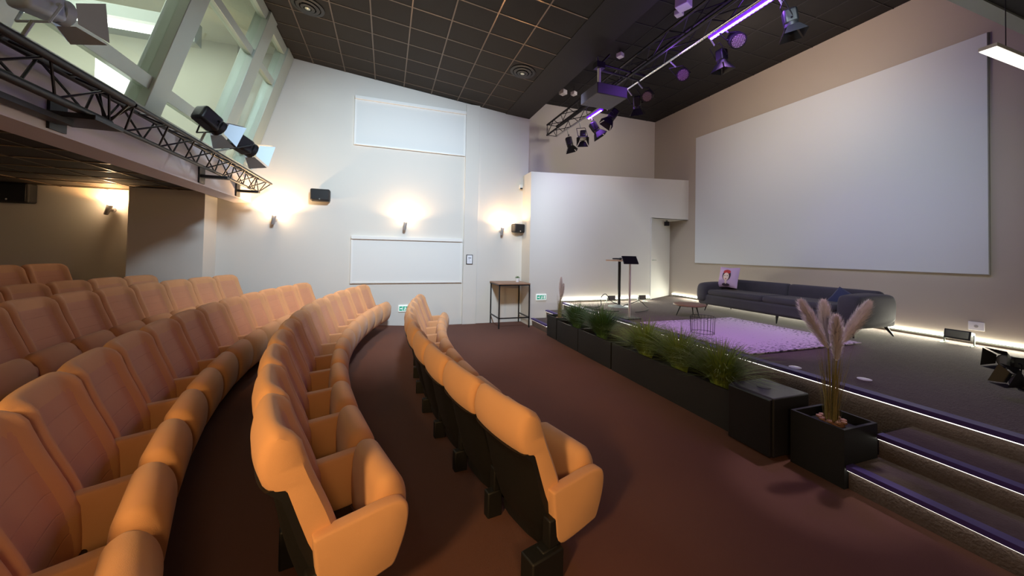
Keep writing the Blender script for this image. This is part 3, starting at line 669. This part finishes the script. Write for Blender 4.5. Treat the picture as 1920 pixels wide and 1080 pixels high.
# low oval side table
lt = empty('side_table', (5.55, 5.45, ZS), 'low oval wooden side table in front of the far end of the sofa', 'table')
MB().lathe([(.26, .20), (.29, .21), (.29, .235), (.26, .24)], (0, 0, 0), 32).build('tabletop', 'wood', lt, smooth=True)
for a in (.5, 2.6, 4.7): MB().tube((.16*cos(a), .16*sin(a), .20), (.24*cos(a), .24*sin(a), 0), .014, .008).build('leg', 'black', lt, smooth=True)
# wire basket table on the rug
wt = empty('wire_table', (4.42, 4.10, ZS+.02), 'thin dark wire stool standing on the purple rug', 'stool')
for z, q in ((.02, .155), (.25, .165)):
    MB().path([(q*cos(2*pi*i/24), q*sin(2*pi*i/24), z) for i in range(25)], .003, 6).build('ring', 'black', wt)
m = MB()
for i in range(22): a = 2*pi*i/22; m.tube((.155*cos(a), .155*sin(a), .0), (.165*cos(a), .165*sin(a), .25), .0022, n=6)
m.build('wires', 'black', wt)
# high table
ht = empty('high_table', (4.90, 6.78, ZS), 'round high table on a black column at the far end of the stage', 'table')
MB().lathe([(.285, 1.01), (.30, 1.015), (.30, 1.035), (.29, 1.04)], (0, 0, 0), 36).build('tabletop', 'wood', ht, smooth=True)
MB().tube((0, 0, .02), (0, 0, 1.01), .032, n=20).build('column', 'black', ht, smooth=True)
MB().lathe([(.24, 0), (.24, .012), (.10, .028), (.035, .05)], (0, 0, 0), 32).build('base', 'alu', ht, smooth=True)
mc = empty('microphone', (4.78, 6.72, ZS+1.066), 'black handheld microphone lying on the high table', 'microphone', rz=-.5)
MB().lathe([(.014, -.09), (.018, .05)], (0, 0, 0), 14, Matrix.Rotation(pi/2, 4, 'Y')).build('handle', 'black', mc, smooth=True)
MB().lathe([(.018, .05), (.027, .075), (.024, .10), (.008, .112)], (0, 0, 0), 14, Matrix.Rotation(pi/2, 4, 'Y')).build('grille', 'black', mc, smooth=True)
# tablet stand
ts = empty('tablet_stand', (4.20, 5.50, ZS), 'slim white floor stand holding a black tablet', 'stand')
MB().box(-.17, .17, -.13, .13, 0, .018).build('base_plate', 'blackbox', ts, bevel=.004)
MB().tube((0, 0, .018), (0, 0, 1.02), .020, n=16).build('pole', 'pot', ts, smooth=True)
R = Matrix.Translation((0.0, 0, 1.06)) @ Matrix.Rotation(-math.radians(19), 4, 'Z') @ Matrix.Rotation(-math.radians(48), 4, 'X')
MB().box(-.135, .135, -.012, .012, -.10, .10, R).build('tablet_case', 'black', ts, bevel=.006)
MB().box(-.12, .12, -.0135, -.012, -.085, .085, R).build('tablet_screen', 'tablet', ts)
# cables
def cable(pts, label):
    P = [V(q) for q in pts]; P = [P[0]]+P+[P[-1]]; out = []
    for a, b, c_, d in zip(P, P[1:], P[2:], P[3:]):
        for k in range(8):
            t = k/8; out.append(.5*((2*b)+(c_-a)*t+(2*a-5*b+4*c_-d)*t*t+(3*b-a-3*c_+d)*t**3))
    o = MB().path(out, .008, 8).build('cable', 'black', smooth=True); tag(o, label, 'cable')
cable([(4.95, 6.75, .52), (4.75, 6.85, .62), (4.6, 6.85, .78), (4.48, 6.85, .70), (4.42, 6.8, .52), (4.1, 6.9, .51), (4.25, 6.3, .51), (4.5, 6.2, .51)], 'black cable arching on the left of the high table base')
cable([(4.9, 6.7, .52), (5.1, 6.6, .60), (5.22, 6.5, .66), (5.28, 6.4, .58), (5.2, 6.2, .51), (4.7, 6.0, .51)], 'black cable looping on the right of the high table base')
for x, y, lab in ((4.37, 2.17, 'flat pale floor socket cover in the bare stage carpet, nearer the stage steps'), (4.1, 2.62, 'small pale floor socket cover half hidden behind the pampas')):
    o = MB().lathe([(.055, 0), (.055, .004), (.045, .006)], (x, y, ZS), 20).build('floor_socket', 'pot', smooth=True); tag(o, lab, 'socket')

# ------------------------------------------------------------------ stage lights
def look(dirv): return V(dirv).to_track_quat('X', 'Z').to_matrix().to_4x4()
def floodlight(x, y, s, rz, label, tilt=.25):
    o = empty('floor_flood', (x, y, ZS), label, 'stage light', 'flood lights on the stage floor', rz=rz)
    R = Matrix.Translation((0, 0, .11*s)) @ Matrix.Rotation(-tilt, 4, 'Y')
    MB().box(-.05*s, .05*s, -.11*s, .11*s, -.055*s, .055*s, R).build('housing', 'black', o, bevel=.008)
    MB().box(.05*s, .056*s, -.095*s, .095*s, -.04*s, .04*s, R).build('lens', 'lens', o)
    MB().box(-.09*s, .09*s, -.125*s, -.115*s, 0, .012).box(-.09*s, .09*s, .115*s, .125*s, 0, .012).box(-.01, .01, -.125*s, -.115*s, .0, .13*s).box(-.01, .01, .115*s, .125*s, .0, .13*s).build('bracket', 'alu', o)
floodlight(5.15, 7.45, .95, -pi/2, 'small black floor flood left of the high table base, by the wing wall')
floodlight(6.02, 7.42, .95, -pi/2, 'small black floor flood right of the high table, near the stage door')
floodlight(7.62, 6.95, .95, pi, 'small floor flood half hidden behind the far end of the sofa')
floodlight(7.55, 2.70, 1.15, pi, 'black floor flood under the wall outlet beside the near end of the sofa')
def fixture(loc, d, label, kind='par', s=1, hang=None, group='lights on the stage truss', body='black', name='stage_light'):
    q = look(d); o = empty(name, loc, label, 'stage light', group); o.rotation_euler = q.to_euler(); RY = Matrix.Rotation(pi/2, 4, 'Y')
    inv = (Matrix.Translation(loc) @ q).inverted()
    if kind == 'par':
        MB().lathe([(.045*s, -.16*s), (.085*s, -.12*s), (.10*s, -.02*s), (.10*s, .10*s), (.104*s, .10*s), (.104*s, .12*s), (.09*s, .12*s)], (0, 0, 0), 24, RY).build('housing', body, o, smooth=True)
        MB().lathe([(.092*s, .118*s), (.092*s, .123*s)], (0, 0, 0), 24, RY).build('lens', 'lens', o)
        dm = MB()
        for a in range(-4, 5):
            for b in range(-4, 5):
                yy, zz = (a+.5*(b % 2))*.021*s, b*.019*s
                if yy*yy+zz*zz < (.083*s)**2: dm.lathe([(.0075*s, 0), (.005*s, .004)], (.122*s, yy, zz), 6, RY)
        dm.build('led_lenses', 'leddot', o)
    else:
        MB().box(-.15*s, .07*s, -.075*s, .075*s, -.085*s, .085*s).build('housing', body, o, bevel=.03*s, seg=3)
        MB().lathe([(.085*s, .06*s), (.09*s, .11*s), (.075*s, .11*s)], (0, 0, 0), 20, RY).build('barrel', body, o, smooth=True)
        MB().lathe([(.074*s, .105*s), (.074*s, .112*s)], (0, 0, 0), 20, RY).build('lens', 'lens', o)
        mk = 'shine' if kind == 'fresnelb' else body
        for ax_, sg in (('y', 1), ('y', -1), ('z', 1), ('z', -1)):
            a0, a1 = .085*s, .15*s
            p = [(.11*s, -a0*.8, a0), (.11*s, a0*.8, a0), (.24*s, a1*.9, a1), (.24*s, -a1*.9, a1)]
            p = [(x, y, z*sg) if ax_ == 'z' else (x, z*sg, y) for x, y, z in p]; p2 = [(x+.003, y*1.01, z*1.01) for x, y, z in p]
            MB().add(p+p2, [(0, 1, 2, 3), (7, 6, 5, 4), (0, 4, 5, 1), (1, 5, 6, 2), (2, 6, 7, 3), (3, 7, 4, 0)]).build('barn_door', mk, o)
    y_ = .12*s; m = MB().tube((0, -y_, 0), (0, -.09*s, 0), .012*s).tube((0, y_, 0), (0, .09*s, 0), .012*s)
    if hang is not None:
        up = inv @ V(hang)
        hm_ = up*.55
        m.path([(0, -y_, 0), tuple(hm_+V((0, -y_, 0))*.9), tuple(hm_+V((0, y_, 0))*.9), (0, y_, 0)], .008*s, 6)
        o2 = MB().tube(hm_, up, .012*s).build('clamp', 'alu', o)
    m.build('yoke', 'black' if body == 'black' else body, o)
    return o
fixture((5.07, 1.44, ZS+.13), (-.6, .5, .35), 'large black floor light with barn doors at the right edge of the stage', 'fresnel', .62, hang=(5.07, 1.44, ZS+.02), group='flood lights on the stage floor', name='floor_light')
fixture((5.55, 1.66, ZS+.22), (-.7, .3, .1), 'second black floor light with glass lens, behind the one at the stage edge', 'fresnel', .62, hang=(5.55, 1.66, ZS+.02), group='flood lights on the stage floor', name='floor_light')

# stage truss
def truss(name, y0, y1, chords, r_, label, step=.35, mats='black', rl=.009):
    o = empty(name, (0, y0, 0), label, 'truss'); L = y1-y0
    for k, (x, z, m) in enumerate(chords): MB().tube((x, 0, z), (x, L, z), r_, n=12).build('chord', m, o, smooth=True)
    m = MB(); n = max(1, int(L/step)); P = [(c[0], c[1]) for c in chords]
    for a, b in zip(P, P[1:]+P[:1]):
        for i in range(n):
            ya, yb = L*i/n, L*(i+1)/n
            p, q = ((a, b) if i % 2 else (b, a)); m.tube((p[0], ya, p[1]), (q[0], yb, q[1]), rl, n=6)
        m.tube((a[0], 0.01, a[1]), (b[0], 0.01, b[1]), rl, n=6); m.tube((a[0], L-.01, a[1]), (b[0], L-.01, b[1]), rl, n=6)
    m.build('lattice', mats, o); return o
truss('stage_truss', 1.2, 8.85, [(4.30, 4.85, 'chrome'), (4.02, 4.85, 'black'), (4.02, 5.13, 'black'), (4.30, 5.13, 'black')], .024, 'long box truss with lamps hanging below the dark stage ceiling', .4)
def ledbar(y0, y1, label):
    o = empty('led_bar', (4.36, y0, 4.84), label, 'light bar', 'purple led bars on the stage truss'); L = y1-y0
    MB().box(-.045, .045, 0, L, -.034, .034).build('housing', 'ledhalo', o, bevel=.005)
    n = max(6, int(L/.055))
    m = MB()
    for i in range(n): m.lathe([(.022, 0), (.016, .012), (.006, .018)], (0, L*(i+.5)/n, -.034), 10, Matrix.Rotation(pi, 4, 'X'))
    m.build('purple_lamps', 'ledp', o)
    MB().box(-.02, .02, 0.01, L-.01, -.0365, -.0352).build('glowing_strip', 'ledp', o)
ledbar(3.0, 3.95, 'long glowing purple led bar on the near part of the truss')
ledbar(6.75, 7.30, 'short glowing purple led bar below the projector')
light('AREA', 'led_bar_glow', (4.36, 3.4, 4.78), 9, PURP, (4.5, 3.4, 3), shape='RECTANGLE', size=.9, size_y=.05).rotation_euler = (0, 0, pi/2)
light('AREA', 'led_bar_glow', (4.30, 7.0, 4.78), 5, PURP, (4.3, 7.0, 3), shape='RECTANGLE', size=.5, size_y=.05).rotation_euler = (0, 0, pi/2)
light('POINT', 'led_bar_spill', (4.48, 3.3, 4.90), 26.0, PURP, shadow_soft_size=.1)
light('POINT', 'led_bar_spill', (4.1, 4.5, 4.66), 9, PURP, shadow_soft_size=.1)
light('POINT', 'led_bar_spill', (4.05, 6.3, 4.6), 4, PURP, shadow_soft_size=.1)
tr = lambda y: (4.32, y, 4.85)
fixture((4.60, 3.74, 4.74), (-.45, -.75, -.75), 'round led par with dotted lens right under the long purple bar', 'par', 1.0, tr(3.74))
fixture((4.60, 4.70, 4.69), (-.62, -.62, -.55), 'round led par with dotted lens, middle of the truss', 'par', .95, tr(4.7))
fixture((4.60, 5.55, 4.68), (-.6, -.5, -.5), 'round led par tilted down, next to the projector', 'par', .95, tr(5.5))
fixture((4.62, 3.98, 4.60), (.1, .0, -1), 'slim black spotlight with square front between two round pars', 'fresnel', .8, tr(3.95))
fixture((4.62, 3.02, 4.58), (.1, -.1, -1), 'black spotlight nearest to the top right edge of the photo', 'fresnel', .85, tr(3.0))
fixture((4.55, 6.62, 4.66), (-.5, .2, -.75), 'black spotlight catching purple light beneath the projector', 'fresnel', 1.0, tr(6.6))
fixture((4.55, 5.80, 4.62), (.3, .3, -1), 'black spotlight behind the projector box', 'fresnel', .9, tr(5.8))
fixture((4.36, 8.20, 4.50), (.25, -.1, -1), 'black barn door spot at the far end of the truss, lowest in view', 'fresnel', .95, tr(8.25))
fixture((4.40, 7.60, 4.50), (-.3, -.5, -.8), 'black barn door spot second from the far end of the truss', 'fresnel', .95, tr(7.65))
fixture((4.42, 7.10, 4.53), (.5, -.2, -.8), 'black barn door spot third from the far end of the truss', 'fresnel', .95, tr(7.15))
# projector with mount
pj = empty('projector', (3.50, 5.36, 4.31), 'grey ceiling projector lit purple, hung beside the stage truss', 'projector')
MB().box(-.29, .30, -.26, .28, 0, .19).build('case', 'projector', pj, bevel=.012)
MB().lathe([(.06, 0), (.06, .05), (.05, .05)], (.30, .05, .10), 20, Matrix.Rotation(pi/2, 4, 'Y')).build('lens', 'lens', pj, smooth=True)
MB().tube((-.16, -.10, .19), (-.16, -.10, .50), .030, n=16).build('mount_pole', 'pot', pj, smooth=True)
m = MB().box(-.24, -.08, -.16, -.04, .50, .60).tube((-.16, -.10, .58), (.80, -.06, .56), .022).tube((-.16, -.02, .54), (.80, .06, .53), .018).tube((-.16, -.10, .56), (-.30, -.20, .72), .018).tube((-.16, -.10, .56), (-.02, -.2, .72), .018)
m.build('mount_arm', 'black', pj, smooth=True)
for x, y, z, s, lab in ((4.4, 4.50, 5.70, .10, 'white square emergency lamp at the top edge above the truss'), (4.55, 4.75, 5.74, .06, 'smaller white lamp next to the emergency lamp at the top edge'),
        (4.4, 6.16, 5.72, .06, 'small white box behind the projector mount'), (4.0, 7.9, 5.62, .075, 'small cream box left of the projector on the ceiling'), (4.3, 7.9, 5.64, .06, 'small grey box between the cream box and the projector')):
    o = empty('ceiling_box', (x, y, z), lab, 'fitting', 'small boxes above the stage truss', rz=.4)
    MB().box(-s, s, -s, s, -s*.7, s*.7).build('housing', 'white', o, bevel=.01); MB().tube((0, 0, 0), (0, 0, 5.83-z), .008).build('stem', 'black', o)
    
# pendant luminaire at the right
pn = empty('pendant_lamp', (4.6, 1.48, 3.385), 'flat white glowing lamp panel at the top right corner', 'lamp')
MB().box(0, 2.3, -.045, .045, 0, .006).build('glowing_panel', 'lamp', pn); MB().box(-.005, 2.305, -.05, .05, .006, .035).build('housing', 'white', pn)
MB().tube((.3, 0, .03), (.3, 0, .62), .003, n=6).tube((2.0, 0, .03), (2.0, 0, .62), .003, n=6).build('wires', 'black', pn)

# ------------------------------------------------------------------ ceiling vents
def vent(x, y, label):
    o = empty('ceiling_vent', (x, y, zc(x)), label, 'vent', 'round ceiling vents'); o.rotation_euler = (0, math.atan(.102), 0)
    for k, (q, h) in enumerate(((.22, .015), (.155, .030), (.09, .045))):
        MB().lathe([(q, 0), (q+.012, -h), (q-.035, -h-.004), (q-.045, 0)], (0, 0, 0), 40).build('ring', 'vent', o, smooth=True)
    MB().lathe([(.23, .004), (.23, -.003)], (0, 0, 0), 40).build('plate', 'dark', o)
    MB().lathe([(.03, 0), (.04, -.05), (.01, -.06)], (0, 0, 0), 24).build('hub', 'alu', o, smooth=True)
vent(-1.235, 6.22, 'round black ceiling vent at the top beside the slanted glazing')
vent(2.31, 6.22, 'round black ceiling vent near the bulkhead')

# ------------------------------------------------------------------ lighting trusses along the glazing
truss('lighting_truss', 4.02, 7.95, [(-2.10, 2.87, 'black'), (-2.34, 2.95, 'black'), (-2.30, 2.70, 'black')], .020, 'black triangular truss below the glazing carrying two theatre lights', .26)
truss('lighting_truss', -.5, 3.98, [(-2.10, 2.87, 'black'), (-2.34, 2.95, 'black'), (-2.24, 2.68, 'black'), ], .030, 'black triangular truss at the upper left edge holding the big theatre light', .26)
for y, lab in ((3.85, 'flat black bracket joining the two trusses to the balcony beam'), (6.2, 'black bracket under the middle of the far truss'), (7.5, 'black bracket under the end of the far truss near the wall')):
    o = empty('truss_bracket', (-2.49, y, 2.64), lab, 'bracket', 'brackets carrying the trusses')
    wv = .16 if y < 4 else .05
    MB().box(0, .33, -wv, wv, -.02, .02).build('plate', 'black', o, bevel=.004); MB().box(0, .02, -.08, .08, -.1, .14).build('wall_plate', 'black', o)
o = empty('cable_tray', (-2.40, -.5, 2.60), 'dark cable tray running under the near truss along the beam', 'tray')
MB().box(-.05, .05, 0, 4.3, -.02, .02).build('tray', 'black', o); 
lf = 'theatre lights on the left trusses'
fixture((-2.05, 5.30, 3.17), (.42, .80, -.42), 'black theatre light on the far truss, the upper left one of two', 'fresnelb', 1.15, (-2.2, 5.45, 2.96), lf, name='theatre_light')
fixture((-1.98, 6.15, 3.12), (.50, .75, -.30), 'black theatre light on the far truss, closest to the side wall', 'fresnelb', 1.25, (-2.2, 5.9, 2.95), lf, name='theatre_light')
fixture((-2.08, 3.10, 3.16), (.30, .88, .12), 'grey blue theatre light on the near truss at the top left corner', 'fresnelb', .95, (-2.1, 3.0, 2.9), lf, body='shine', name='theatre_light')
